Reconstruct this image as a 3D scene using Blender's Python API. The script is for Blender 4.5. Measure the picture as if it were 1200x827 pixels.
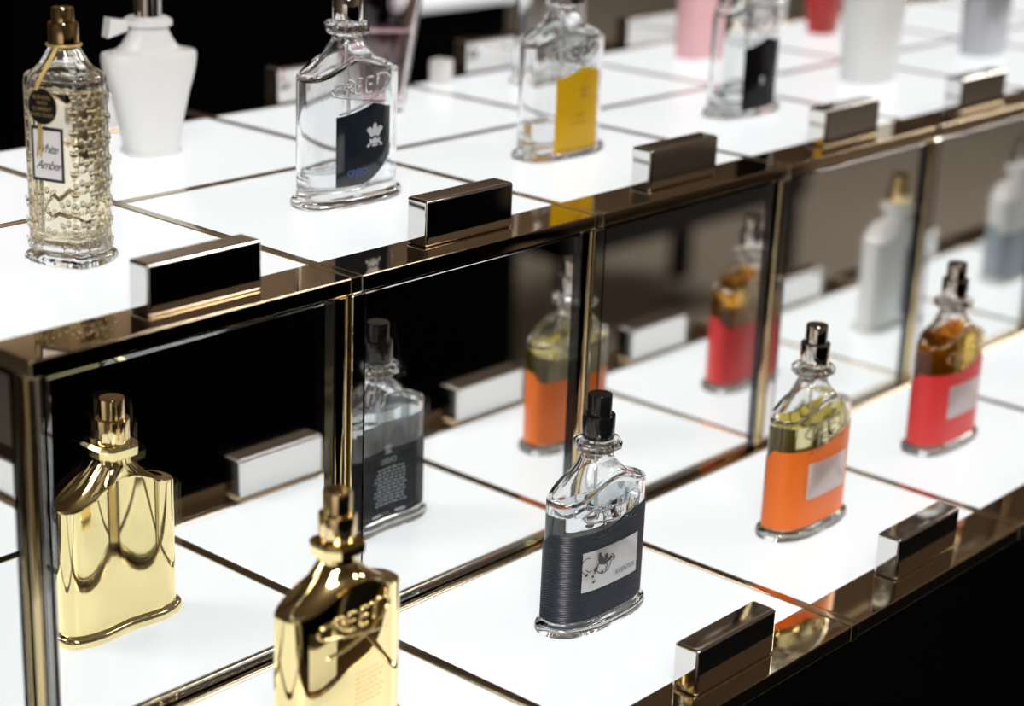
import bpy, bmesh, math, random
from math import pi, sin, cos, radians
from mathutils import Vector, Matrix
for _o in list(bpy.data.objects):
    bpy.data.objects.remove(_o)
S = 0.2            # one display module (tile pitch) is 20 cm; display coordinates below are in modules
SC = bpy.context.scene
COL = SC.collection

# ------------------------------------------------------------------ camera, world, lights, exposure
cam_d = bpy.data.cameras.new('camera')
cam = bpy.data.objects.new('camera', cam_d)
COL.objects.link(cam)
R_ = Vector((0.66296852, -0.74773354, 0.03697696))
U_ = Vector((0.21518238, 0.23763079, 0.94722128))
F_ = Vector((0.71705598, 0.6200211, -0.31844081))
m = Matrix((R_, U_, -F_)).transposed().to_4x4()
m.translation = Vector((-2.31369999, -3.42471101, 2.39173283)) * S
cam.matrix_world = m
cam_d.sensor_fit = 'HORIZONTAL'
cam_d.sensor_width = 36
cam_d.lens = 2228.9 / 1200 * 36
cam_d.clip_start = 0.01
cam_d.dof.use_dof = True
cam_d.dof.focus_distance = 5.2 * S
cam_d.dof.aperture_fstop = 4.3
SC.camera = cam
SC.view_settings.view_transform = 'Standard'
SC.view_settings.look = 'None'
SC.view_settings.gamma = 1
SC.view_settings.exposure = 0.0
SC.view_settings.use_curve_mapping = False
SC.cycles.use_denoising = True
SC.cycles.max_bounces = 24
SC.cycles.transmission_bounces = 20
SC.cycles.glossy_bounces = 12
SC.cycles.transparent_max_bounces = 16
SC.cycles.sample_clamp_indirect = 6
TILE_GLOW = .80

w = bpy.data.worlds.new('world')
SC.world = w
w.use_nodes = True
w.node_tree.nodes['Background'].inputs[0].default_value = (0.9, 0.85, 0.8, 1)
w.node_tree.nodes['Background'].inputs[1].default_value = 0.02

def area_light(name, loc, target, size, power, color=(1, .95, .9)):
    d = bpy.data.lights.new(name, 'AREA')
    d.energy = power
    d.size = size
    d.color = color
    o = bpy.data.objects.new(name, d)
    COL.objects.link(o)
    o.location = loc
    o.rotation_euler = (Vector(target) - Vector(loc)).to_track_quat('-Z', 'Y').to_euler()
    return o
area_light('ceiling_key', (-0.9, -1.1, 1.9), (0.4, 0, 0), 0.7, 40)
area_light('added_reflector_light', (-.72, -1.35, 1.1), (-1.42, -.9, -.35), .4, 22, (1, .97, .93))  # added lamp, lights the pale box that the caps reflect
area_light('added_ceiling_bounce', (1.75, 1.95, .66), (4.6, 3.2, 2.05), .6, 60, (1, .9, .78))  # added lamp, brightens the ceiling mirrored in the bronze rails
area_light('ceiling_fill_side', (1.9, -1.3, 1.95), (0.7, 0, 0), 0.6, 24)
area_light('ceiling_floor_wash', (4.2, -0.6, 1.95), (4.2, -1.6, -0.8), 1.2, 95, (1, .93, .84))
area_light('ceiling_back_wash', (3.2, 5.9, 1.95), (6.0, 4.7, -0.8), 1.2, 170, (1, .93, .84))

# ------------------------------------------------------------------ materials
MATS = {}
def nodes_mat(name):
    mt = bpy.data.materials.new(name)
    mt.use_nodes = True
    return mt, mt.node_tree, mt.node_tree.nodes['Principled BSDF']
def pmat(name, col, rough=.4, metal=0, trans=0, ior=1.45, coat=0, spec=.5, emit=None, estr=0, noise=0, nscale=40, bump=0, sss=0):
    if name in MATS:
        return MATS[name]
    mt, nt, b = nodes_mat(name)
    c4 = (*col, 1)
    b.inputs['Base Color'].default_value = c4
    b.inputs['Roughness'].default_value = rough
    b.inputs['Metallic'].default_value = metal
    b.inputs['Transmission Weight'].default_value = trans
    b.inputs['IOR'].default_value = ior
    b.inputs['Coat Weight'].default_value = coat
    b.inputs['Specular IOR Level'].default_value = spec
    if sss:
        b.inputs['Subsurface Weight'].default_value = sss
        b.inputs['Subsurface Radius'].default_value = (.01, .01, .01)
    if emit:
        b.inputs['Emission Color'].default_value = (*emit, 1)
        b.inputs['Emission Strength'].default_value = estr
    if noise or bump:
        tc = nt.nodes.new('ShaderNodeTexCoord')
        nz = nt.nodes.new('ShaderNodeTexNoise')
        nz.inputs['Scale'].default_value = nscale
        nz.inputs['Detail'].default_value = 4
        nt.links.new(tc.outputs['Object'], nz.inputs['Vector'])
        if noise:
            mx = nt.nodes.new('ShaderNodeMix')
            mx.data_type = 'RGBA'
            mx.inputs['A'].default_value = tuple(max(0, c * (1 - noise)) for c in col) + (1,)
            mx.inputs['B'].default_value = tuple(min(1, c * (1 + noise)) for c in col) + (1,)
            nt.links.new(nz.outputs['Fac'], mx.inputs['Factor'])
            nt.links.new(mx.outputs['Result'], b.inputs['Base Color'])
        if bump:
            bp = nt.nodes.new('ShaderNodeBump')
            bp.inputs['Strength'].default_value = bump
            bp.inputs['Distance'].default_value = .002
            nt.links.new(nz.outputs['Fac'], bp.inputs['Height'])
            nt.links.new(bp.outputs['Normal'], b.inputs['Normal'])
    MATS[name] = mt
    return mt
M_TILE = pmat('lit_acrylic', (.25, .255, .26), .3, emit=(.945, .983, 1), estr=TILE_GLOW)
M_BRONZE = pmat('bronze_mirror', (.68, .56, .39), .045, 1, noise=.04, nscale=6)
M_STRIP = pmat('bronze_strip', (.60, .51, .37), .12, 1, noise=.05, nscale=10)
M_BLOCK = pmat('dark_bronze_block', (.76, .745, .735), .05, 1, noise=.03, nscale=8)
M_SILVERING = pmat('mirror_silvering', (.97, .97, .955), .0, 1)
M_GLASS = pmat('clear_glass', (.985, .992, .995), 0, 0, 1, 1.5)
M_ORN = pmat('refraction_tinted_glass', (.86, .80, .68), .02, 0, 1, 1.5)  # brown tint puts the dark refraction of the petals into the colour
M_PANE = pmat('pane_glass', (.99, .997, 1), 0, 0, 1, 1.45)
M_GLOSSBLACK = pmat('gloss_black_lacquer', (.0025, .0025, .003), .5, spec=0, noise=.2, nscale=3)
M_BLACKMETAL = pmat('black_metal', (.012, .012, .014), .12, .6)
M_POSTGOLD = pmat('brass_bead', (.62, .50, .27), .06, 1)
M_GOLD = pmat('polished_gold', (1, .82, .42), .05, 1, noise=.03, nscale=20)
M_GOLDCAP = pmat('gold_cap', (.95, .75, .42), .13, 1)
M_BRONZECAP = pmat('bronze_cap', (.62, .45, .24), .12, 1)
M_CHROME = pmat('chrome_cap', (.72, .69, .68), .08, 1)
M_BLACKCAP = pmat('black_cap_plastic', (.006, .006, .007), .22, coat=.3)
M_BLACKLABEL = pmat('charcoal_ribbed_label', (.017, .023, .034), .40, spec=.6)
M_ORANGE = pmat('orange_label', (.80, .16, .012), .38, noise=.06, nscale=60)
M_RED = pmat('red_label', (.66, .035, .035), .38, noise=.06, nscale=60)
M_YELLOW = pmat('yellow_label', (.86, .55, .006), .3, coat=.3)
M_NAVY = pmat('navy_foil_label', (.012, .02, .032), .08, spec=.9, coat=1)
M_INK = pmat('black_foil_label', (.004, .004, .005), .12, spec=.25, coat=.15)
M_SILVER = pmat('silver_plate', (.90, .90, .91), .16, .4)
M_PRINTGREY = pmat('grey_print', (.42, .44, .47), .5)
M_PRINTLIGHT = pmat('light_print', (.62, .66, .70), .5)
M_PRINTDARK = pmat('dark_print', (.03, .03, .04), .4)
M_PRINTBLUE = pmat('blue_print', (.05, .10, .32), .4)
M_PRINTAMBER = pmat('amber_print', (.45, .24, .01), .4)
M_PRINTGOLD = pmat('gold_print', (.62, .46, .20), .3, .6)
M_BACKING = pmat('label_backing_paper', (.85, .85, .84), .6)
M_PAPER = pmat('white_paper', (.74, .73, .75), .6)
M_TAGBLACK = pmat('black_card', (.006, .006, .006), .4)
M_CORD = pmat('gold_cord', (.62, .45, .16), .45, .5)
M_LIQ_CLEAR = pmat('clear_perfume', (.95, .97, .98), 0, 0, 1, 1.34)
M_LIQ_OLIVE = pmat('olive_perfume', (.88, .80, .46), 0, 0, 1, 1.34)
M_LIQ_AMBER = pmat('amber_perfume', (.90, .60, .12), 0, 0, 1, 1.34)
M_LIQ_PALE = pmat('pale_gold_perfume', (.97, .90, .72), 0, 0, 1, 1.34)
M_LIQ_PINK = pmat('pink_perfume', (.93, .70, .74), 0, 0, 1, 1.34)
M_TUBE = pmat('dip_tube_plastic', (.93, .94, .94), .15, 0, .8, 1.4)
M_FROST = pmat('frosted_white_glass', (.76, .77, .775), .35, sss=.3)
M_WHITE = pmat('white_glazed_glass', (.93, .95, .945), .3, 0, .22, 1.45)
M_PINK = pmat('pale_pink_lacquer', (.88, .50, .54), .3)
M_REDGLASS = pmat('red_glass', (.95, .09, .07), .08, 0, .75, 1.45)
M_GREY = pmat('grey_silver_lacquer', (.52, .53, .57), .3, .5)
M_GREYLABEL = pmat('blue_grey_label', (.30, .35, .40), .4)
M_PINKGLASS = pmat('pink_tinted_glass', (.98, .90, .92), 0, 0, 1, 1.47)
M_PURPLE = pmat('purple_label', (.22, .03, .34), .4)
M_BEIGE = pmat('beige_ribbon', (.70, .62, .55), .6)
M_SATIN = pmat('white_satin', (.78, .78, .78), .5)

# ------------------------------------------------------------------ helpers
def link_bm(name, bm, mat, parent=None, smooth=None, unit=True, loc=None, rotz=0):
    if unit:
        bmesh.ops.scale(bm, vec=(S, S, S), verts=bm.verts)
    bmesh.ops.recalc_face_normals(bm, faces=bm.faces) if smooth != 'keep' else None
    ang = smooth if isinstance(smooth, (int, float)) and smooth else (40 if smooth == 'keep' else None)
    if ang:
        th = radians(ang)
        for f in bm.faces:
            f.smooth = True
        for e in bm.edges:
            if len(e.link_faces) == 2 and e.calc_face_angle(0) > th:
                e.smooth = False
    me = bpy.data.meshes.new(name)
    bm.to_mesh(me)
    bm.free()
    if isinstance(mat, (list, tuple)):
        for q in mat:
            me.materials.append(q)
    else:
        me.materials.append(mat)
    o = bpy.data.objects.new(name, me)
    COL.objects.link(o)
    if parent:
        o.parent = parent
    if loc:
        k = S if unit else 1
        o.location = Vector(loc) * k
    o.rotation_euler[2] = rotz
    return o
def share(src, name, parent=None, loc=(0, 0, 0), rot=(0, 0, 0)):
    o = bpy.data.objects.new(name, src.data)
    COL.objects.link(o)
    if parent:
        o.parent = parent
    o.location = Vector(loc) * S
    o.rotation_euler = rot
    return o
def tag(o, label=None, cat=None, group=None, kind=None):
    if label: o['label'] = label
    if cat: o['category'] = cat
    if group: o['group'] = group
    if kind: o['kind'] = kind
    return o
def empty(name, loc=(0, 0, 0), rotz=0, label=None, cat=None, group=None):
    o = bpy.data.objects.new(name, None)
    o.empty_display_size = .02
    COL.objects.link(o)
    o.location = Vector(loc) * S
    o.rotation_euler = (0, 0, rotz)
    return tag(o, label, cat, group)
def box_bm(x0, x1, y0, y1, z0, z1, bev=0, seg=2, bm=None, vertical_only=False):
    b = bmesh.new()
    bmesh.ops.create_cube(b, size=1)
    for v in b.verts:
        v.co = Vector(((x0 + x1) / 2 + v.co.x * (x1 - x0), (y0 + y1) / 2 + v.co.y * (y1 - y0), (z0 + z1) / 2 + v.co.z * (z1 - z0)))
    if bev:
        es = list(b.edges)
        if vertical_only:
            es = [e for e in es if abs(e.verts[0].co.z - e.verts[1].co.z) > 1e-6]
        bmesh.ops.bevel(b, geom=es, offset=bev, segments=seg, profile=.5, affect='EDGES')
    if bm is None:
        return b
    me = bpy.data.meshes.new('tmp')
    b.to_mesh(me); b.free()
    bm.from_mesh(me)
    bpy.data.meshes.remove(me)
    return bm
def box(name, x0, x1, y0, y1, z0, z1, mat, parent=None, bev=0, seg=2, smooth=30, unit=True):
    o = link_bm(name, box_bm(x0, x1, y0, y1, z0, z1, bev, seg), mat, parent, smooth, unit)
    if bev and smooth:
        flat_normals(o)
    return o
def flat_normals(o):
    md = o.modifiers.new('flat_faces', 'WEIGHTED_NORMAL')
    md.keep_sharp = True
    md.weight = 100
def lathe_bm(prof, seg=40, ell=1.0):
    bm = bmesh.new()
    rings = []
    for r, z in prof:
        if r < 1e-6:
            rings.append([bm.verts.new((0, 0, z))])
        else:
            rings.append([bm.verts.new((r * cos(2 * pi * i / seg), ell * r * sin(2 * pi * i / seg), z)) for i in range(seg)])
    for a, b in zip(rings, rings[1:]):
        for i in range(seg):
            j = (i + 1) % seg
            if len(a) == 1 and len(b) == 1: continue
            if len(a) == 1: bm.faces.new((a[0], b[j], b[i]))
            elif len(b) == 1: bm.faces.new((a[i], a[j], b[0]))
            else: bm.faces.new((a[i], a[j], b[j], b[i]))
    return bm
def loft_bm(rings, cap0=True, cap1=True, bm=None, closed=True):
    bm = bm or bmesh.new()
    rv = [[bm.verts.new(p) for p in r] for r in rings]
    n = len(rings[0])
    for a, b in zip(rv, rv[1:]):
        for i in range(n if closed else n - 1):
            j = (i + 1) % n
            bm.faces.new((a[i], a[j], b[j], b[i]))
    def cap(r, flip):
        c = bm.verts.new(sum((v.co for v in r), Vector()) / n)
        for i in range(n):
            j = (i + 1) % n
            bm.faces.new((c, r[j], r[i]) if flip else (c, r[i], r[j]))
    if cap0: cap(rv[0], True)
    if cap1: cap(rv[-1], False)
    return bm
def tube_bm(pts, r, seg=8, bm=None, taper=False):
    bm = bm or bmesh.new()
    pts = [Vector(p) for p in pts]
    rings = []
    up = Vector((0.13, -1, .21)).normalized()
    for i, p in enumerate(pts):
        d = (pts[min(i + 1, len(pts) - 1)] - pts[max(i - 1, 0)]).normalized()
        a = d.cross(up).normalized()
        b = d.cross(a)
        rr = r * (.35 if taper and i in (0, len(pts) - 1) else 1)
        rings.append([p + rr * (cos(2 * pi * k / seg) * a + sin(2 * pi * k / seg) * b) for k in range(seg)])
    return loft_bm(rings, bm=bm)
def smooth_path(pts, n=6):
    out = []
    P = [Vector(p) for p in pts]
    for i in range(len(P) - 1):
        p0, p1, p2, p3 = P[max(i - 1, 0)], P[i], P[i + 1], P[min(i + 2, len(P) - 1)]
        for k in range(n):
            t = k / n
            out.append(.5 * ((2 * p1) + (p2 - p0) * t + (2 * p0 - 5 * p1 + 4 * p2 - p3) * t * t + (3 * p1 - p0 - 3 * p2 + p3) * t ** 3))
    out.append(P[-1])
    return out
def text_polys(body, size, cx, cz, shear=0, space=1.0):
    """faces of a text as 2-D polygons centred on (cx, cz)"""
    c = bpy.data.curves.new('txt', 'FONT')
    c.body = body; c.size = size; c.align_x = 'CENTER'; c.align_y = 'CENTER'
    c.shear = shear; c.space_character = space; c.resolution_u = 3
    o = bpy.data.objects.new('txt', c)
    COL.objects.link(o)
    dg = bpy.context.evaluated_depsgraph_get()
    me = bpy.data.meshes.new_from_object(o.evaluated_get(dg))
    polys = [[(me.vertices[i].co.x + cx, me.vertices[i].co.y + cz) for i in p.vertices] for p in me.polygons]
    bpy.data.objects.remove(o); bpy.data.curves.remove(c); bpy.data.meshes.remove(me)
    return polys
def ell(cx, cz, rx, rz, rot=0, n=12):
    return [(cx + rx * cos(t) * cos(rot) - rz * sin(t) * sin(rot), cz + rx * cos(t) * sin(rot) + rz * sin(t) * cos(rot)) for t in (2 * pi * i / n for i in range(n))]
def seg2(x0, z0, x1, z1, wd):
    dx, dz = x1 - x0, z1 - z0
    l = math.hypot(dx, dz) or 1
    nx, nz = -dz / l * wd / 2, dx / l * wd / 2
    return [(x0 + nx, z0 + nz), (x1 + nx, z1 + nz), (x1 - nx, z1 - nz), (x0 - nx, z0 - nz)]
def polyline2(pts, wd):
    return [seg2(*a, *b, wd) for a, b in zip(pts, pts[1:])]
def decal(name, polys, surf, mat, parent):
    bm = bmesh.new()
    for p in polys:
        try:
            bm.faces.new([bm.verts.new(surf(x, z)) for x, z in p])
        except ValueError:
            pass
    return link_bm(name, bm, mat, parent)
def crest(cx, cz, s):
    """three feathers over a coronet"""
    P = [ell(cx, cz + .62 * s, .22 * s, .42 * s), ell(cx - .36 * s, cz + .48 * s, .20 * s, .36 * s, .5), ell(cx + .36 * s, cz + .48 * s, .20 * s, .36 * s, -.5),
         ell(cx - .60 * s, cz + .62 * s, .13 * s, .13 * s), ell(cx + .60 * s, cz + .62 * s, .13 * s, .13 * s),
         [(cx - .42 * s, cz - .25 * s), (cx + .42 * s, cz - .25 * s), (cx + .5 * s, cz + .12 * s), (cx + .22 * s, cz - .02 * s), (cx, cz + .16 * s), (cx - .22 * s, cz - .02 * s), (cx - .5 * s, cz + .12 * s)],
         ell(cx - .55 * s, cz - .32 * s, .17 * s, .1 * s, .5), ell(cx + .55 * s, cz - .32 * s, .17 * s, .1 * s, -.5), ell(cx, cz - .36 * s, .3 * s, .07 * s)]
    return P

# ------------------------------------------------------------------ room (metres)
def room_box(name, x0, x1, y0, y1, z0, z1, mat):
    return tag(box(name, x0, x1, y0, y1, z0, z1, mat, unit=False), kind='structure')
M_FLOOR = pmat('taupe_floor', (.235, .205, .175), .45, noise=.12, nscale=2)
M_WALL = pmat('taupe_wall', (.34, .27, .205), .6, noise=.08, nscale=1.5)
M_CEIL = pmat('brown_ceiling', (.40, .33, .27), .7)
room_box('floor', -3.5, 10, -4, 8, -.85, -.8, M_FLOOR)
room_box('ceiling', -3.5, 10, -4, 8, 2.05, 2.1, M_CEIL)
room_box('wall_back', -3.5, 10, 8, 8.1, -.8, 2.05, M_WALL)
room_box('wall_front', -3.5, 10, -4.1, -4, -.8, 2.05, M_WALL)
room_box('wall_left', -3.6, -3.5, -4, 8, -.8, 2.05, M_WALL)
room_box('wall_right', 10, 10.1, -4, 8, -.8, 2.05, M_WALL)

# ------------------------------------------------------------------ lower counter and mirrored riser
N = 8
H = .993
LF0, LF1 = -1.011, -.846          # front rail of the lower counter, outer and inner edge
G = .0195                       # half width of a divider strip
XL0, XL1 = -.981, -.816         # left rail of the lower counter
MX = -.005                       # left mirror plane
low = empty('display_counter', (3, 0, -4), 0, 'long low display counter with glowing white panels and bronze mirror edging', 'display counter')
LO = Vector((3, 0, -4)) * S
def lowpart(o):
    o.parent = low
    o.location = -LO
    return o
def tile(x0, x1, y0, y1, z):
    return box('light_panel', x0, x1, y0, y1, z - .05, z, M_TILE, bev=.003, seg=1)
YM = -.062
for k in range(N):
    x0 = (k + G) if k else G
    lowpart(tile(x0, k + 1 - G, LF1 + .002, YM, 0))
lowpart(tile(XL1 + .002, -G, LF1 + .002, YM, 0))
for y0, y1 in ((-.01 + G, .985 - G), (.985 + G, 1.935)):
    lowpart(tile(XL1 + .002, -G, y0, y1, 0))
for k in range(N + 1):
    xk = k
    lowpart(box('divider_strip', xk - G + .001, xk + G - .001, LF0 - .001, YM, -.05, .0015, M_STRIP, bev=.004, seg=2))
for y in (-.0275, .985):
    lowpart(box('divider_strip', XL0 - .001, -G, y - G + .001, y + G - .001, -.05, .0015, M_STRIP, bev=.004, seg=2))
lowpart(box('divider_strip', 0, N, YM + .001, -.029, -.05, .003, M_STRIP, bev=.010, seg=3))
lowpart(box('divider_strip', -G + .001, MX - .013, 0, 1.935, -.05, .003, M_STRIP, bev=.010, seg=3))
for k in range(N):
    x0 = (k + G) if k else G
    lowpart(box('rail_segment', x0, k + 1 - G, LF0, LF1, -.045, 0, M_BRONZE, bev=.004, seg=2))
lowpart(box('rail_segment', XL0, -G, LF0, LF1, -.045, 0, M_BRONZE, bev=.004, seg=2))
for y0, y1 in ((LF1 + .001, -.0275 - G), (-.0275 + G, .985 - G), (.985 + G, 1.935)):
    lowpart(box('rail_segment', XL0, XL1, y0, y1, -.045, 0, M_BRONZE, bev=.004, seg=2))
for k in range(-1, N):
    x0 = k + .004 if k >= 0 else XL0 + .01
    lowpart(box('cabinet_panel', x0, k + 1 - .004 if k >= 0 else -.004, LF0 + .006, LF0 + .04, -3.6, -.047, M_GLOSSBLACK, bev=.004))
for y0, y1 in ((LF0 + .05, -.004), (.004, .981), (.989, 1.935)):
    lowpart(box('cabinet_panel', XL0 + .006, XL0 + .04, y0, y1, -3.6, -.047, M_GLOSSBLACK, bev=.004))
lowpart(box('cabinet_body', XL0 + .045, N, LF0 + .045, 1.935, -3.6, -.055, M_BLACKMETAL))
lowpart(box('plinth', XL0 + .2, N - .1, LF0 + .25, 1.6, -4, -3.6, M_BLACKMETAL))

UO = Vector((3, .9, 0)) * S
up = empty('mirrored_riser', (3, .9, 0), 0, 'tall mirror-fronted riser topped by glowing white panels with bronze rails', 'display riser')
def uppart(o):
    o.parent = up
    o.location = -UO
    return o
UY0, UY1 = -.02, .151
UB0, UB1 = 1.764, 1.935
ROW = ((.153, .993 - G), (.993 + G, 1.762))
UX1 = MX + .014
for k in range(N):
    for y0, y1 in ROW:
        uppart(tile((k + G) if k else UX1 + .002, k + 1 - G, y0, y1, H))
for k in range(1, N + 1):
    uppart(box('divider_strip', k - G + .001, k + G - .001, UY0 - .001, UB1, H - .045, H + .0015, M_STRIP, bev=.004, seg=2))
uppart(box('divider_strip', UX1 + .002, N, .993 - G + .001, .993 + G - .001, H - .045, H + .001, M_STRIP, bev=.004, seg=2))
for k in range(N):
    for y0, y1 in ((UY0, UY1), (UB0, UB1)):
        uppart(box('rail_segment', (k + G) if k else MX, k + 1 - G, y0, y1, H - .045, H, M_BRONZE, bev=.004, seg=3))
for y0, y1 in ((UY1 + .001, .993 - G), (.993 + G, UB0 - .001)):
    uppart(box('rail_segment', MX, UX1, y0, y1, H - .045, H, M_BRONZE, bev=.004, seg=2))
uppart(box('divider_strip', MX - .001, UX1 + .001, .993 - G + .001, .993 + G - .001, H - .045, H + .001, M_STRIP, bev=.004, seg=2))
uppart(box('riser_body', MX + .03, N, .03, 1.90, -.05, H - .05, M_BLACKMETAL))
ZT = H - .046
BD = .062                       # width of brass bead beside each joint
def pane(x0, x1):
    p = uppart(box('mirror_pane', x0, x1, -.028, -.0002, .004, ZT, M_PANE, bev=.0015, seg=1, smooth=None))
    s = box('silver_backing', x0, x1, 0, .012, .004, ZT, M_SILVERING, smooth=None)
    s.parent = p
    s = box('added_edge_mask', x1 - .007, x1 + .0005, -.0285, -.0004, .004, ZT, M_BLACKMETAL, smooth=None)  # added black strip, hides the pale reflection inside the pane end
    s.parent = p
for k in range(N):
    pane(.032 if k == 0 else k + .0225, k + 1 - .0225 - BD)
for k in range(1, N + 1):
    # joint: flat mirror strip plus convex brass bead, both flush under the rail
    p = uppart(box('joint_strip', k - .0215, k + .0215, -.026, .012, .004, ZT, M_BLOCK, bev=.002, seg=1))
    bm = bmesh.new()
    c, hw = k - .0225 - BD / 2, BD / 2 - .001
    rings = [[(c + hw * cos(pi + pi * i / 16), .012 - .038 * sin(pi * i / 16) ** .45, z) for i in range(17)] for z in (.004, ZT)]
    uppart(link_bm('brass_bead', loft_bm(rings), M_POSTGOLD, smooth=50))
# left side, two panes
for y0, y1 in ((.045, .985 - .03), (.985 + .03, 1.90)):
    p = uppart(box('mirror_pane', MX - .012, MX - .0002, y0 + .003, y1, .004, ZT, M_PANE, bev=.0015, seg=1, smooth=None))
    s = box('silver_backing', MX, MX + .012, y0 + .003, y1, .004, ZT, M_SILVERING, smooth=None)
    s.parent = p
uppart(box('joint_strip', MX - .011, MX + .012, .957, 1.013, .004, ZT, M_BLOCK, bev=.002, seg=1))
uppart(box('corner_post', MX + .018, .031, .006, .050, .004, ZT, M_BLOCK, bev=.004))
_bd = uppart(link_bm('brass_bead', lathe_bm([(.0, .004), (.012, .004), (.012, ZT), (0, ZT)], 20), M_POSTGOLD, smooth=50))
_bd.location = Vector((MX + .012, .012, 0)) * S - UO

# ------------------------------------------------------------------ bronze name blocks on the rails
_blk = None
def block(x, y, z, label, rotz=0, group=None):
    global _blk
    if _blk is None:
        _blk = link_bm('rail_block', box_bm(-.178, .178, -.0395, .0395, 0, .133, .009, 4), M_BLOCK, smooth=60)
        o = _blk
        flat_normals(o)
    else:
        o = share(_blk, 'rail_block')
        flat_normals(o)
    o.location = Vector((x, y, z + .0003)) * S
    o.rotation_euler = (0, 0, rotz)
    return tag(o, label, 'block', group)
LY, UY = LF0 + .106, UY0 + .112
block(1.51, LY, 0, 'bronze mirror block on the lower rail before the black capped bottle')
block(2.51, LY, 0, 'bronze mirror block on the lower rail before the orange labelled bottle')
block(.51, LY, 0, 'bronze mirror block on the lower rail before the gold bottle')
block(3.51, LY, 0, 'bronze mirror block on the lower rail before the red labelled bottle')
block(4.51, LY, 0, 'bronze mirror block on the lower rail before the white gold capped bottle')
block(5.51, LY, 0, 'bronze mirror block on the lower rail before the blue-grey labelled bottle')
block(.56, UY, H, 'bronze mirror block on the upper rail before the black tagged bottle')
block(1.51, UY, H, 'bronze mirror block on the upper rail before the navy labelled bottle')
block(2.51, UY, H, 'bronze mirror block on the upper rail before the yellow labelled bottle')
block(3.51, UY, H, 'bronze mirror block on the upper rail before the black labelled clear bottle')
block(4.47, UY, H, 'bronze mirror block on the upper rail before the large white bottle')
block(5.46, UY, H, 'bronze mirror block on the upper rail before the silver grey bottle')
for x, lb in ((1.5, 'bronze block on the far rail behind the frosted white bottle'), (2.52, 'bronze block with bright face on the far rail behind the pink flacon'),
              (3.54, 'bronze block on the far rail behind the small white cap'), (4.6, 'bronze block on the far rail behind the pale pink bottle'),
              (5.5, 'bronze block on the far rail behind the red bottle')):
    block(x, UB1 - .112, H, lb)
for y, lb in ((.5, 'bronze block on the side rail of the counter nearest its corner'), (1.48, 'bronze block on the side rail of the counter farther back')):
    block(XL0 + .1, y, 0, lb, pi / 2)

# ------------------------------------------------------------------ flask-shaped perfume bottles
FA, FF, FB, FN = .183, .080, .062, 2.7
def outline(da=0, n=64, dent=.016):
    P = []
    a, bf, bb = FA + da, FF + da, FB + da
    for i in range(n):
        t = 2 * pi * i / n
        c, s = cos(t), sin(t)
        x = a * math.copysign(abs(c) ** (2 / FN), c)
        y = (bb if s > 0 else bf) * math.copysign(abs(s) ** (2 / FN), s)
        if s > 0:
            y -= dent * math.exp(-(x / .075) ** 2)
        P.append((x, y))
    return P
def yfront(x):
    return -FF * max(0, 1 - abs(x / FA) ** FN) ** (1 / FN)
def yback(x):
    return FB * max(0, 1 - abs(x / FA) ** FN) ** (1 / FN) - .016 * math.exp(-(x / .075) ** 2)
ZE, ZC, ZN, NR = .372, .425, .462, .045
def shoulder(x, dz=0, a=FA):
    return ZE + (ZC - ZE) * (.5 + .5 * cos(pi * min(1, abs(x / a)))) + dz
def flask_rings(inset=0, z0=0, dz=0, neck=NR, ztop=ZN, foot=True):
    rings = []
    def flat(da, z):
        rings.append([(x, y, z) for x, y in outline(da)])
    if foot:
        flat(.008, 0); flat(.014, .003); flat(.017, .010); flat(.0172, .018); flat(.014, .026); flat(.008, .030); flat(.0015, .0315); flat(0, .033); flat(0, .037)
    else:
        flat(-inset - .012, z0); flat(-inset - .003, z0 + .006); flat(-inset, z0 + .016); flat(-inset, z0 + .02)
    for q in (.35, .7):
        flat(-inset, z0 + .03 + q * (ZE - .07 - z0))
    base = outline(-inset)
    rings.append([(x, y, shoulder(x, dz - .012)) for x, y in base]); rings.append([(x, y, shoulder(x, dz - .006)) for x, y in base])
    rings.append([(x, y, shoulder(x, dz - .001)) for x, y in base])
    for s in (.012, .1, .22, .36, .5, .64, .78, .9, 1):
        r = []
        for i, (x, y) in enumerate(base):
            t = 2 * pi * i / len(base)
            nx, ny = neck * cos(t), neck * sin(t)
            k = s ** .85
            zz = shoulder(x, dz) + .003
            r.append((x + (nx - x) * k, y + (ny - y) * k, zz + (ztop - zz) * s ** 1.5))
        rings.append(r)
    return rings
CAVITY = (.009, .046, -.010, .030, .475, False)
def cavity_bm():
    bm = loft_bm(flask_rings(*CAVITY))
    bmesh.ops.recalc_face_normals(bm, faces=bm.faces)
    return bm
def cut(bm, level, keep_below):
    return bmesh.ops.bisect_plane(bm, geom=bm.verts[:] + bm.edges[:] + bm.faces[:], plane_co=(0, 0, level), plane_no=(0, 0, 1), clear_outer=keep_below, clear_inner=not keep_below)
def join_bm(bm, other):
    me = bpy.data.meshes.new('t'); other.to_mesh(me); other.free(); bm.from_mesh(me); bpy.data.meshes.remove(me)
    return bm
def glass_wall_bm(outer_rings, cav, level):
    """outer glass skin plus the empty upper part of the cavity"""
    bm = loft_bm(outer_rings)
    bmesh.ops.recalc_face_normals(bm, faces=bm.faces)
    if level:
        cut(cav, level, False)
    bmesh.ops.reverse_faces(cav, faces=cav.faces)
    return join_bm(bm, cav)
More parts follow.
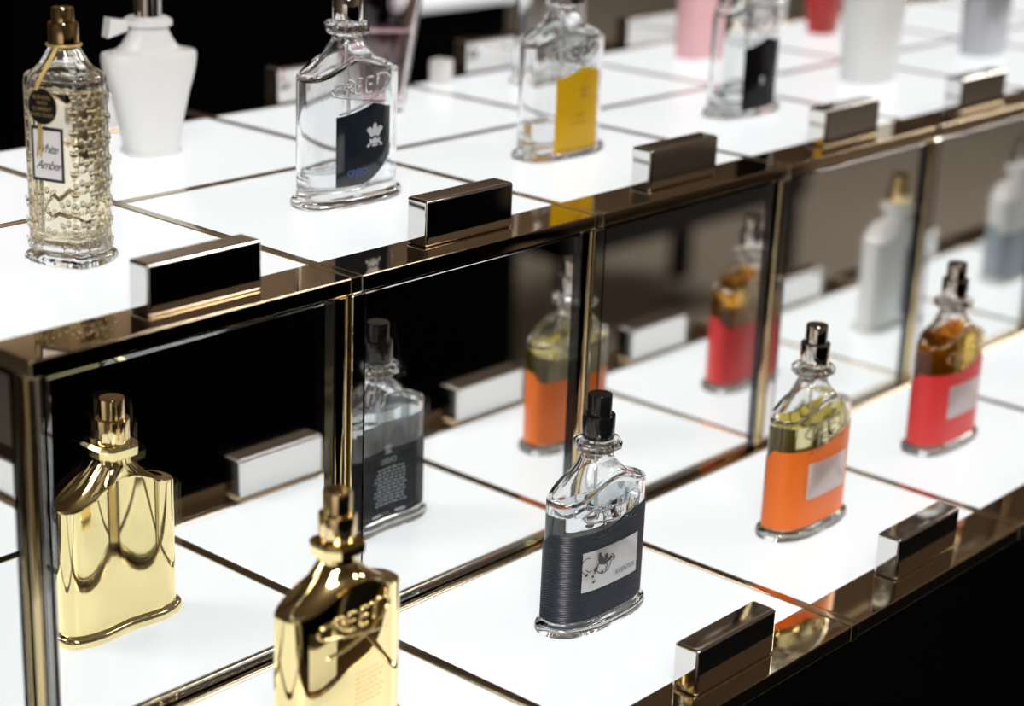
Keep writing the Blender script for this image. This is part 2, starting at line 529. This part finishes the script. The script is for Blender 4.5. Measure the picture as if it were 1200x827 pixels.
def liquid_from(cav, level):
    """glass-to-liquid wall (material 0) and the liquid's free surface (material 1)"""
    r = cut(cav, level, True)
    bmesh.ops.reverse_faces(cav, faces=cav.faces)
    for f in cav.faces: f.material_index = 0
    es = [e for e in r['geom_cut'] if isinstance(e, bmesh.types.BMEdge)]
    vs = {v for e in es for v in e.verts}
    q = sorted(vs, key=lambda v: math.atan2(v.co.y, v.co.x))
    top = [cav.verts.new(v.co) for v in q]
    f = cav.faces.new(top)
    f.normal_update()
    if f.normal.z < 0: f.normal_flip()
    f.material_index = 1
    return cav
def glass_bm(level=0):
    return glass_wall_bm(flask_rings() + [[(NR * cos(2 * pi * i / 64), NR * sin(2 * pi * i / 64), .478) for i in range(64)]], cavity_bm(), level)
def wet(mat):
    """liquid material -> (wetted wall, free surface); the wall sees glass against liquid"""
    c = tuple(mat.node_tree.nodes['Principled BSDF'].inputs['Base Color'].default_value)[:3]
    return [pmat(mat.name + '_wetted_wall', c, 0, 0, 1, 1.5 / 1.36), mat]
def collar_bm():
    rings = []
    for z, hw, hd in ((.476, .050, .046), (.482, .061, .054), (.503, .063, .056), (.511, .055, .050)):
        c = .42
        pts = [(hw, -hd * c), (hw, hd * c), (hw * .62, hd), (-hw * .62, hd), (-hw, hd * c), (-hw, -hd * c), (-hw * .62, -hd), (hw * .62, -hd)]
        rings.append([(x, y, z) for x, y in pts])
    return loft_bm(rings)
CAP = [(0, .5115), (.044, .5115), (.0455, .514), (.0455, .572), (.0445, .575), (.0355, .575)]
BUTTON = [(.034, .573), (.034, .627), (.0325, .630), (0, .6305)]
CREED = [  # embossed signature strokes, local x and height
    [(-.066, .348), (-.088, .354), (-.112, .348), (-.124, .334), (-.112, .320), (-.06, .311), (0, .302), (.05, .295), (.090, .289)],
    [(-.084, .322), (-.076, .358), (-.056, .359), (-.050, .350), (-.058, .342), (-.076, .341)], [(-.064, .341), (-.050, .322)],
    [(-.012, .361), (-.036, .360), (-.041, .322), (-.016, .321)], [(-.038, .341), (-.016, .342)],
    [(.030, .362), (.006, .361), (.002, .322), (.026, .322)], [(.004, .342), (.026, .343)],
    [(.046, .324), (.051, .363)],
    [(.036, .365), (.066, .369), (.090, .365), (.101, .352), (.092, .335), (.060, .315), (.01, .294), (-.05, .277), (-.10, .268)]]
def emboss(name, mat, parent, r=.0036, dz=0):
    bm = bmesh.new()
    for st in CREED:
        pts = smooth_path([(x, 0, z) for x, z in st], 5)
        tube_bm([(p.x, yfront(p.x) - r * .35, p.z + dz) for p in pts], r, 8, bm, True)
    o = link_bm(name, bm, mat, parent, 60)
    return o
def wrap_label(name, mat, parent, z0, ztop, off=.0022, ribs=0, notch=False):
    base = outline(off, 96)
    def top(x, y):
        t = max(0, min(1, (x + .06) / .20))
        k = t * t * (3 - 2 * t)
        if notch and y < 0:
            k = max(0, min(1, (x + .03) / .10))
            k = k * .8 + (.25 if x > .15 else 0) * (x - .15) / .03
        ed = max(0, 1 - abs(y) / .03)
        return ztop + .032 * k if y < -.0 else zb + (ztop - zb) * ed + ed * .032 * k
    L = ribs * 2 if ribs else 10
    zb = ztop - .034
    rings = []
    for j in range(L + 1):
        q = j / L
        r = []
        o = (.0021 if ribs and j % 2 else 0)
        for i, (x, y) in enumerate(base):
            t = 2 * pi * i / 96
            n = Vector((x / FA ** 2, y / (FF if y < 0 else FB) ** 2)).normalized()
            r.append((x + n.x * o, y + n.y * o, z0 + (top(x, y) - z0) * q + (.0006 * sin(7 * t + .8 * j) if ribs and 0 < j < L else 0)))
        rings.append(r)
    bm = loft_bm(rings, False, False)
    o = link_bm(name, bm, mat, parent, 50 if ribs else 60)
    inner = [[(x, y, z0 + (top(x, y) - .001 - z0) * q) for x, y in outline(.0007, 96)] for q in (0, .5, 1)]
    link_bm('label_backing', loft_bm(inner, False, False), M_BACKING, o, 60)
    return o
def front_patch(name, mat, parent, x0, x1, zlow, ztop, off=.003, n=16, back=False, rows=4):
    """thin curved plate on the front (or back); zlow / ztop are functions of x"""
    f = (lambda x: yback(x) + off) if back else (lambda x: yfront(x) - off)
    bm = bmesh.new()
    g = []
    for i in range(n + 1):
        x = x0 + (x1 - x0) * i / n
        a, b = zlow(x), ztop(x)
        g.append([bm.verts.new((x, f(x), a + (b - a) * j / rows)) for j in range(rows + 1)])
    for i in range(n):
        for j in range(rows):
            bm.faces.new((g[i][j], g[i + 1][j], g[i + 1][j + 1], g[i][j + 1]))
    bmesh.ops.solidify(bm, geom=bm.faces[:], thickness=.0012 * (-1 if back else 1))
    return link_bm(name, bm, mat, parent, 50)
_cache = {}
def cached(key, name, make, mat, parent, smooth=40):
    k = (key, mat.name)
    if k not in _cache:
        _cache[k] = link_bm(name, make(), mat, parent, smooth)
        return _cache[k]
    return share(_cache[k], name, parent)
def flask(loc, label, glass=M_GLASS, cap=M_CHROME, button=None, liquid=None, level=.2, collar=None, rotz=0, opaque=False, group=None, tubes=True, logo=True):
    r = empty('perfume_bottle', loc, rotz, label, 'perfume bottle', group)
    r.scale = (1, 1, 1.045)
    cached('opq' if opaque else 'glass%.3f' % (level if liquid else 0), 'bottle_body', (lambda: loft_bm(flask_rings() + [[(NR * cos(2 * pi * i / 64), NR * sin(2 * pi * i / 64), .478) for i in range(64)]])) if opaque else (lambda: glass_bm(level if liquid else 0)),
           glass, r, 38 if opaque else 'keep')
    cached('collar', 'collar', collar_bm, collar or glass, r, 20)
    c = cached('cap', 'spray_cap', lambda: lathe_bm(CAP), cap, r, 35)
    cached('btn', 'spray_button', lambda: lathe_bm(BUTTON), button or cap, r, 35)
    if logo:
        emboss('embossed_signature', glass, r)
    if liquid and not opaque:
        link_bm('perfume_liquid', liquid_from(cavity_bm(), level), wet(liquid), r, 'keep')
    if tubes and not opaque:
        cached('tube', 'dip_tube', lambda: tube_bm(smooth_path([(0, 0, .50), (.004, 0, .3), (.02, 0, .12), (.06, 0, .045)], 5), .0055, 8), M_TUBE, r, 60)
    return r
def sf(off=.0035, dx=0):
    return lambda x, z: (x + dx, yfront(x + dx) - off, z)
def sb(off=.0062):
    return lambda x, z: (-x, yback(-x) + off, z)
def plate(r, ext=.115, dx=-.015, z0=.125, z1=.238):
    return front_patch('silver_plate', M_SILVER, r, dx - ext, dx + ext, lambda x: z0, lambda x: z1, .0066)
def printed_back(r, mat, seed, z0, z1, lines=11):
    rnd = random.Random(seed)
    P = crest(.0, z1 - .04, .022)
    P += text_polys('CREED', .022, 0, z1 - .072)
    for i in range(lines):
        z = z1 - .095 - i * (z1 - .135 - z0) / lines
        x = -.075 + rnd.uniform(0, .012)
        xe = .075 - rnd.uniform(0, .03)
        while x < xe:
            l = rnd.uniform(.008, .022)
            P.append(seg2(x, z, min(xe, x + l), z, .0042))
            x += l + .005
    P += [seg2(-.07, z0 + .02, -.03, z0 + .02, .008), seg2(.03, z0 + .02, .07, z0 + .02, .008)]
    return decal('back_print', P, sb(), mat, r)
YL, YU = -.44, .595
# gold bottle
g = flask((.535, YL, .0005), 'shiny all-gold perfume bottle with gold spray cap on the lower white panel', M_GOLD, M_GOLDCAP, opaque=True)
P = []
rnd = random.Random(4)
for i in range(7):
    z = .20 - i * .013
    x = -.01
    while x < .085 - (.02 if i % 3 == 0 else 0):
        l = rnd.uniform(.006, .016); P.append(seg2(x, z, x + l, z, .0035)); x += l + .005
decal('engraved_print', P, sf(.0012), M_GOLDCAP, g)
# black capped bottle
b = flask((1.51, YL, .0005), 'clear perfume bottle with charcoal ribbed label, silver plate and black spray cap', cap=M_BLACKCAP, liquid=M_LIQ_CLEAR, level=.335)
wl = wrap_label('ribbed_label', M_BLACKLABEL, b, .040, .288, ribs=38, notch=True)
pl = plate(b)
SP = sf(.0083)
P = polyline2([(-.115 + .02 * cos(t), .200 + .022 * sin(t)) for t in [1.2 + .35 * i for i in range(10)]], .0022)
P += polyline2([(-.055 + .03 * cos(t), .190 + .024 * sin(t)) for t in [3.6 + .4 * i for i in range(9)]], .0024)
P += [ell(-.066, .206, .010, .016, .5), ell(-.055, .198, .016, .008, -.3), ell(-.046, .210, .007, .010), ell(-.072, .222, .006, .007), ell(-.030, .200, .012, .005, .4),
      ell(-.085, .184, .008, .006, .6), ell(-.060, .170, .004, .006), ell(-.090, .150, .007, .003, .4), ell(-.118, .175, .006, .004, .3), ell(-.012, .196, .004, .006), ell(-.095, .166, .004, .004)]
P += polyline2([(-.066, .206), (-.080, .19), (-.090, .172)], .004) + polyline2([(-.050, .200), (-.040, .186), (-.046, .170)], .003) + polyline2([(-.035, .2), (-.02, .212), (-.008, .2)], .0025)
P += polyline2([(-.12, .19), (-.11, .182), (-.1, .184)], .0025)
e = decal('rider_emblem', P, SP, M_PRINTDARK, pl)
decal('printed_name', text_polys('AVENTUS', .021, .042, .150), SP, pmat('dark_grey_print', (.13, .135, .15), .5), pl)
printed_back(b, M_PRINTLIGHT, 2, .035, .29)
# orange bottle
b = flask((2.49, YL - .06, .0005), 'clear perfume bottle with orange wrap label, silver plate and chrome spray cap', cap=M_CHROME, liquid=M_LIQ_OLIVE, level=.352)
wrap_label('orange_label', M_ORANGE, b, .036, .282)
plate(b, .105, .0)
# red bottle
b = flask((3.465, YL, .0005), 'perfume bottle of amber liquid with red wrap label and chrome spray cap', cap=M_CHROME, liquid=M_LIQ_AMBER, level=.40)
wrap_label('red_label', M_RED, b, .036, .282)
plate(b, .105, .0)
# two bottles at the right of the lower counter, seen in the mirror
b = flask((4.52, YL, .0005), 'white perfume bottle with gold spray cap on the lower counter beyond the red one', glass=M_WHITE, cap=M_GOLDCAP, opaque=True)
front_patch('front_label', M_PAPER, b, -.1, .1, lambda x: .09, lambda x: .27)
front_patch('back_label', M_GREYLABEL, b, .02, .14, lambda x: .06, lambda x: .33, .003, back=True)
b = flask((5.6, YL, .0005), 'perfume bottle with blue-grey wrap label and pale spray cap on the lower counter', cap=M_CHROME, liquid=M_LIQ_CLEAR, level=.34, glass=M_WHITE, opaque=True)
wrap_label('grey_label', M_GREYLABEL, b, .036, .27)
# clear bottles on the upper tier
gable = lambda x0, xm, x1, zl, zm, zr: (lambda x: (zl + (zm - zl) * ((x - x0) / (xm - x0)) ** 1.6) if x < xm else zm + (zr - zm) * (x - xm) / (x1 - xm))
b = flask((1.545, YU, H + .0005), 'clear perfume bottle with dark navy front label and pale crest on the upper tier', cap=M_CHROME, liquid=M_LIQ_CLEAR, level=.10)
front_patch('navy_label', M_NAVY, b, -.112, .105, lambda x: .062 + (0 if x < -.02 else 4.6 * (x + .02) ** 2), gable(-.112, .03, .105, .262, .288, .272), .0035, 24)
decal('printed_crest', crest(.035, .185, .046), sf(.0062), M_PRINTGREY, b)
decal('printed_name', text_polys('CREED', .026, -.035, .098), sf(.0062), M_PRINTBLUE, b)
b = flask((2.525, YU, H + .0005), 'clear perfume bottle with bright yellow front label on the upper tier', cap=M_CHROME, liquid=M_LIQ_CLEAR, level=.12)
front_patch('yellow_label', M_YELLOW, b, -.108, .112, lambda x: .020, gable(-.108, .02, .112, .262, .292, .272), .0035)
decal('printed_crest', crest(.028, .205, .028), sf(.0062), M_PRINTAMBER, b)
decal('printed_name', text_polys('CREED', .016, .005, .14) + polyline2([(-.035, .115), (.045, .115)], .004), sf(.0062), M_PRINTAMBER, b)
b = flask((3.615, YU + .015, H + .0005), 'clear perfume bottle with black front label on the upper tier', cap=M_CHROME, liquid=M_LIQ_CLEAR, level=.10)
front_patch('black_label', M_INK, b, -.108, .112, lambda x: .026, gable(-.108, .02, .112, .250, .282, .265), .0035)
decal('printed_crest', crest(.005, .125, .02), sf(.0062), M_PRINTGREY, b)

# ------------------------------------------------------------------ fluted bottle with hanging tag
def rr_outline(hw, hd, n=3.6, lobes=True, cnt=72, d=0):
    P = []
    for i in range(cnt):
        t = 2 * pi * i / cnt
        c, s = cos(t), sin(t)
        x = (hw + d) * math.copysign(abs(c) ** (2 / n), c)
        y = (hd + d) * math.copysign(abs(s) ** (2 / n), s)
        if lobes:
            k = 1 + .05 * (abs(sin(t * 4 + pi / 2)) - .6)
            x *= k; y *= k
        P.append((x, y))
    return P
HW, HD = .096, .078
amb = empty('fluted_perfume_bottle', (.553, .592, H + .0005), radians(-72), 'fluted clear perfume bottle with raised fan ornaments, bronze cap and round black tag', 'perfume bottle')
amb.scale = (1, 1, 1.06)
def fl_rings(inset, z0, foot):
    R = []
    def fl(d, z): R.append([(x, y, z) for x, y in rr_outline(HW, HD, d=d)])
    if foot:
        fl(.006, 0); fl(.012, .004); fl(.014, .012); fl(.012, .02); fl(.006, .026); fl(.001, .029); fl(0, .033)
    else:
        fl(-inset - .008, z0); fl(-inset, z0 + .01)
    for z in (.045, .12, .26, .40, .438): fl(-inset, z)
    base = rr_outline(HW, HD, d=-inset)
    for s, q in ((0, .445), (.03, .458), (.10, .466), (.25, .470), (.42, .476), (.6, .488), (.75, .503), (.88, .518), (1, .530)):
        rr = .036 - inset * .8
        R.append([(x + (rr * cos(2 * pi * i / 72) - x) * s, y + (rr * sin(2 * pi * i / 72) - y) * s, q - inset * .9) for i, (x, y) in enumerate(base)])
    return R
def fl_cav():
    q = loft_bm(fl_rings(.014, .05, False))
    bmesh.ops.recalc_face_normals(q, faces=q.faces)
    return q
link_bm('bottle_body', glass_wall_bm(fl_rings(0, 0, True), fl_cav(), .425), M_GLASS, amb, 'keep')
link_bm('perfume_liquid', liquid_from(fl_cav(), .425), wet(M_LIQ_PALE), amb, 'keep')
link_bm('spray_cap', lathe_bm([(0, .528), (.041, .528), (.041, .536), (.038, .538), (.038, .582), (.037, .585), (.029, .585)]), M_BRONZECAP, amb, 35)
link_bm('spray_button', lathe_bm([(.028, .583), (.028, .618), (.0265, .621), (0, .6215)]), M_BRONZECAP, amb, 35)
def ornament_bm():
    bm = bmesh.new()
    def blob(x, z, rx, rz, rot, dep=.0024):
        b = bmesh.new()
        bmesh.ops.create_uvsphere(b, u_segments=10, v_segments=6, radius=1)
        mt = Matrix.Translation((x, 0, z)) @ Matrix.Rotation(rot, 4, 'Y') @ Matrix.Diagonal((rx, dep, rz, 1))
        bmesh.ops.transform(b, matrix=mt, verts=b.verts)
        me = bpy.data.meshes.new('t'); b.to_mesh(me); b.free(); bm.from_mesh(me); bpy.data.meshes.remove(me)
    blob(0, .012, .0075, .0095, 0); blob(-.016, .006, .0070, .0095, -.7); blob(.016, .006, .0070, .0095, .7)
    for k in (-2, -1, 0, 1, 2):
        blob(k * .0068, -.010 - .0015 * (2 - abs(k)) + .002, .0022, .0062, k * .28, .002)
    return bm
orn = None
def wall_pt(t):
    P = rr_outline(HW, HD, cnt=360)
    i = int(round(t / (2 * pi) * 360)) % 360
    p = Vector(P[i]); q = Vector(P[(i + 9) % 360]); d = (q - Vector(P[(i - 9) % 360])).normalized()
    p = p - .0012 * Vector((d.y, -d.x))
    return p, math.atan2(d.y, d.x)
cols = [radians(a) for a in (-168, -128, -108, -72, -38, -12, 12, 45, 90, 135, 170)]
for ci, t in enumerate(cols):
    p, ang = wall_pt(t)
    for j in range(8):
        z = .048 + j * .051
        front = -130 < math.degrees(t) < -60
        if front and .20 < z < .46: continue
        if orn is None:
            orn = link_bm('ornament', ornament_bm(), M_ORN, amb, 60)
            o = orn
        else:
            o = share(orn, 'ornament', amb)
        o.location = Vector((p.x, p.y, z)) * S
        o.rotation_euler = (0, 0, ang)
fy = -HD * 1.03
lab = box('paper_label', -.048, .048, fy - .004, fy - .0015, .212, .345, M_PRINTDARK, amb)
box('label_face', -.041, .041, fy - .0052, fy - .004, .220, .337, M_PAPER, lab)
decal('printed_name', text_polys('White', .031, -.004, .292, .5, .85) + text_polys('Amber', .031, .002, .252, .5, .85), lambda x, z: (x, fy - .006, z), M_PRINTDARK, lab)
cord = link_bm('gold_cord', tube_bm(smooth_path([(.012, -.041, .532), (.008, -.052, .515), (.003, -.078, .485), (-.006, fy - .016, .455), (-.010, fy - .024, .435)], 5), .0028, 8,
               tube_bm(smooth_path([(.006, -.041, .532), (.002, -.052, .515), (-.003, -.078, .485), (-.011, fy - .016, .455), (-.015, fy - .024, .435)], 5), .0028, 8)), M_CORD, amb, 60)
link_bm('cord_tail', tube_bm(smooth_path([(-.014, fy - .018, .355), (-.018, fy - .013, .32), (-.028, fy - .010, .275)], 5), .0028, 8,
        tube_bm(smooth_path([(-.008, fy - .018, .355), (-.010, fy - .013, .32), (-.016, fy - .010, .275)], 5), .0028, 8)), M_CORD, amb, 60)
cordring = link_bm('cord_loop', bmesh.new() if False else tube_bm([(.043 * cos(2 * pi * i / 24), .043 * sin(2 * pi * i / 24), .532) for i in range(25)], .0032, 8), M_CORD, amb, 60)
TX = .004
disc = lathe_bm([(0, -.0022), (.0425, -.0022), (.0435, 0), (.0425, .0022), (0, .0022)], 40)
bmesh.ops.rotate(disc, cent=(0, 0, 0), matrix=Matrix.Rotation(pi / 2, 3, 'X'), verts=disc.verts)
bmesh.ops.translate(disc, vec=(TX, fy - .022, .398), verts=disc.verts)
tg = link_bm('round_tag', disc, M_TAGBLACK, amb, 35)
ringbm = tube_bm([(TX + .0425 * cos(2 * pi * i / 32), fy - .022, .398 + .0425 * sin(2 * pi * i / 32)) for i in range(33)], .0016, 6)
link_bm('tag_rim', ringbm, M_CORD, tg, 60)
P = []
for s_, z in (('BLENDED', .420), ('WITH', .406), ("'CURRENT'", .392), ('PURE GOLD', .378)):
    P += text_polys(s_, .0125, TX, z)
decal('printed_words', P, lambda x, z: (x, fy - .0252, z), M_PRINTGOLD, tg)

# ------------------------------------------------------------------ other bottles on the upper tier
def ering(hw, hd, z, n=2.4, cnt=48):
    return [(hw * math.copysign(abs(cos(t)) ** (2 / n), cos(t)), hd * math.copysign(abs(sin(t)) ** (2 / n), sin(t)), z) for t in (2 * pi * i / cnt for i in range(cnt))]
def simple_bottle(name, loc, label, prof, mat, n=2.4, rotz=0, smooth=50):
    r = empty(name, loc, rotz, label, 'perfume bottle')
    r.scale = (1, 1, 1.07)
    link_bm('bottle_body', loft_bm([ering(hw, hd, z, n) for hw, hd, z in prof]), mat, r, smooth)
    return r
fr = simple_bottle('perfume_bottle', (1.49, 1.45, H + .0005), 'frosted white perfume bottle with broad shoulders and silver spray cap on second row',
    [(.090, .075, 0), (.096, .080, .004), (.096, .080, .014), (.088, .073, .020), (.090, .073, .03), (.104, .078, .10), (.128, .082, .19), (.146, .082, .24), (.156, .078, .28), (.158, .074, .298), (.155, .070, .309),
     (.142, .064, .313), (.124, .058, .313), (.106, .054, .319), (.088, .050, .334), (.073, .047, .355), (.064, .046, .373), (.060, .046, .386)], M_FROST, 2.8, radians(-14))
link_bm('collar', loft_bm([ering(*q, 3) for q in ((.060, .050, .384), (.073, .060, .390), (.073, .060, .406), (.058, .05, .415))]), M_FROST, fr, 30)
link_bm('spray_cap', lathe_bm([(0, .414), (.044, .414), (.044, .48), (.036, .482), (.036, .54), (0, .541)]), M_CHROME, fr, 35)
bw = link_bm('ribbon_bow', loft_bm([[(x, y, z) for x, y, z in ((-.075 - q * .075, -.01 - .02 * q, .375 - .015 * q), (-.075 - q * .075, .02, .375 - .015 * q), (-.07 - q * .07, .02, .405 + .012 * q), (-.07 - q * .07, -.01 - .02 * q, .405 + .012 * q))] for q in (0, .5, 1)]), M_SATIN, fr, 30)
sash = bmesh.new()
fr_pts = []
pk = empty('perfume_bottle', (2.57, 1.50, H + .0005), radians(-38), 'tall pink tinted glass flacon with pink perfume behind the navy labelled bottle', 'perfume bottle')
def trap(inset, z0, z1):
    return [ering((.096 + .064 * (z / .42)) - inset, .062 - inset, z, 3.2) for z in (z0, z0 + .01, .1, .2, .3, z1)]
bm = loft_bm(trap(0, 0, .46)); bmesh.ops.recalc_face_normals(bm, faces=bm.faces)
inn = loft_bm(trap(.016, .03, .445)); bmesh.ops.recalc_face_normals(inn, faces=inn.faces); bmesh.ops.reverse_faces(inn, faces=inn.faces)
me = bpy.data.meshes.new('t'); inn.to_mesh(me); inn.free(); bm.from_mesh(me); bpy.data.meshes.remove(me)
link_bm('bottle_body', bm, M_PINKGLASS, pk, 'keep')
link_bm('perfume_liquid', loft_bm([ering((.096 + .064 * (z / .42)) - .0175, .0445, z, 3.2) for z in (.032, .1, .2, .29)]), M_LIQ_PINK, pk, 50)
link_bm('spray_cap', lathe_bm([(0, .46), (.05, .46), (.05, .55), (0, .551)]), M_CHROME, pk, 35)
cp = link_bm('bottle_cap', box_bm(-.037, .037, -.037, .037, 0, .10, .008, 3), M_SATIN, smooth=40, loc=(3.12, 1.70, H + .0005), rotz=.3)
tag(cp, 'small square white bottle cap standing on the upper panel near the far rail', 'bottle cap')
pu = flask((3.52, 1.49, H + .0005), 'clear perfume bottle with a purple spot behind the yellow labelled one', cap=M_CHROME, liquid=M_LIQ_CLEAR, level=.15, logo=False)
front_patch('purple_label', M_PURPLE, pu, -.10, -.03, lambda x: .30, lambda x: .36, .0035)
pb = simple_bottle('perfume_bottle', (4.48, 1.46, H + .0005), 'plain pale pink perfume bottle on the second row of the upper tier',
    [(.088, .062, 0), (.092, .066, .005), (.096, .068, .25), (.092, .064, .36), (.05, .04, .38)], M_PINK, 3)
link_bm('spray_cap', lathe_bm([(0, .379), (.04, .379), (.04, .48), (0, .481)]), M_CHROME, pb, 35)
rb = simple_bottle('perfume_bottle', (5.55, 1.49, H + .0005), 'red glass perfume bottle on the second row of the upper tier',
    [(.070, .055, 0), (.080, .062, .006), (.095, .07, .12), (.105, .078, .26), (.09, .07, .33), (.05, .05, .36)], M_REDGLASS, 2.6)
link_bm('spray_cap', lathe_bm([(0, .359), (.04, .359), (.04, .46), (0, .461)]), M_GOLDCAP, rb, 35)
wb = simple_bottle('perfume_bottle', (4.61, .66, H + .0005), 'large matt white perfume bottle at the front of the upper tier',
    [(.125, .085, 0), (.132, .090, .006), (.140, .092, .12), (.155, .098, .27), (.160, .100, .36), (.13, .085, .41), (.06, .06, .45)], M_WHITE, 2.8)
link_bm('spray_cap', lathe_bm([(0, .449), (.045, .449), (.045, .52), (.034, .522), (.034, .57), (0, .571)]), M_CHROME, wb, 35)
gb = simple_bottle('perfume_bottle', (5.67, .70, H + .0005), 'silver grey perfume bottle at the front of the upper tier',
    [(.120, .08, 0), (.128, .086, .006), (.132, .088, .2), (.134, .09, .36), (.11, .07, .41), (.05, .05, .44)], M_GREY, 2.8)
link_bm('spray_cap', lathe_bm([(0, .439), (.045, .439), (.045, .56), (0, .561)]), M_CHROME, gb, 35)

# ------------------------------------------------------------------ dark furniture and added reflection helpers around the display (metres)
bc = empty('background_counter', (0, 0, 0), 0, 'black cabinet in the shadows behind the display with a glowing shelf edge', 'cabinet')
bc.location = (2.0, 1.8, -.8)
def bcp(o):
    o.parent = bc; o.location = (-2.0, -1.8, .8); return o
bcp(box('cabinet_body', 1.1, 2.16, 1.62, 2.3, -.8, .6, M_GLOSSBLACK, unit=False))
bcp(box('light_shelf', 1.86, 2.13, 1.57, 1.62, -.004, .03, pmat('shelf_glow', (.9, .9, .9), .4, emit=(.9, .94, 1), estr=.8), unit=False))
cc = empty('black_plinth', (0, 0, 0), 0, 'gloss black plinth in the dark aisle opposite the counter', 'plinth')
cc.location = (0, -1.9, -.8)
o = box('plinth_body', -1.2, 2.12, -2.3, -1.55, -.8, .1, M_GLOSSBLACK, unit=False); o.parent = cc; o.location = (0, 1.9, .8)
bench = empty('black_bench', (0, 0, 0), 0, 'low black bench in the aisle seen in the mirror', 'bench')
bench.location = (3.0, -1.75, -.8)
o = box('seat', 2.32, 3.2, -1.95, -1.6, -.55, -.45, M_BLACKMETAL, bev=.02, unit=False); o.parent = bench; o.location = (-3.0, 1.75, .8)
for x in (2.37, 3.15):
    for y in (-1.92, -1.63):
        o = box('leg', x - .02, x + .02, y - .02, y + .02, -.8, -.55, M_BLACKMETAL, unit=False); o.parent = bench; o.location = (-3.0, 1.75, .8)
sc_ = empty('added_pale_reflector', (0, 0, 0), 0, 'unseen pale box added left of the counter for bright reflections in caps', 'cabinet')  # added out of view so caps and glass reflect something bright
sc_.location = (-1.7, -.9, -.8)
M_PALE = pmat('pale_reflector_paint', (.72, .66, .58), .5)
o = box('cabinet_body', -2.0, -1.42, -1.7, -.15, -.8, .3, M_PALE, bev=.01, unit=False); o.parent = sc_; o.location = (1.7, .9, .8)
for y0, y1 in ((-1.68, -.94), (-.91, -.17)):
    o = box('reflector_panel', -1.42, -1.40, y0, y1, -.75, .27, M_PALE, bev=.004, unit=False); o.parent = sc_; o.location = (1.7, .9, .8)

dark_sheet = box('added_dark_sheet', -.8, 2.6, -1.5, -.3, -.8, -.79, pmat('dark_sheet_black', (.006, .006, .006), .9, spec=0), bev=.003, unit=False)  # added black sheet, keeps reflections in the block fronts dark
tag(dark_sheet, 'black sheet added on the aisle floor to darken the block reflections', 'added floor sheet')
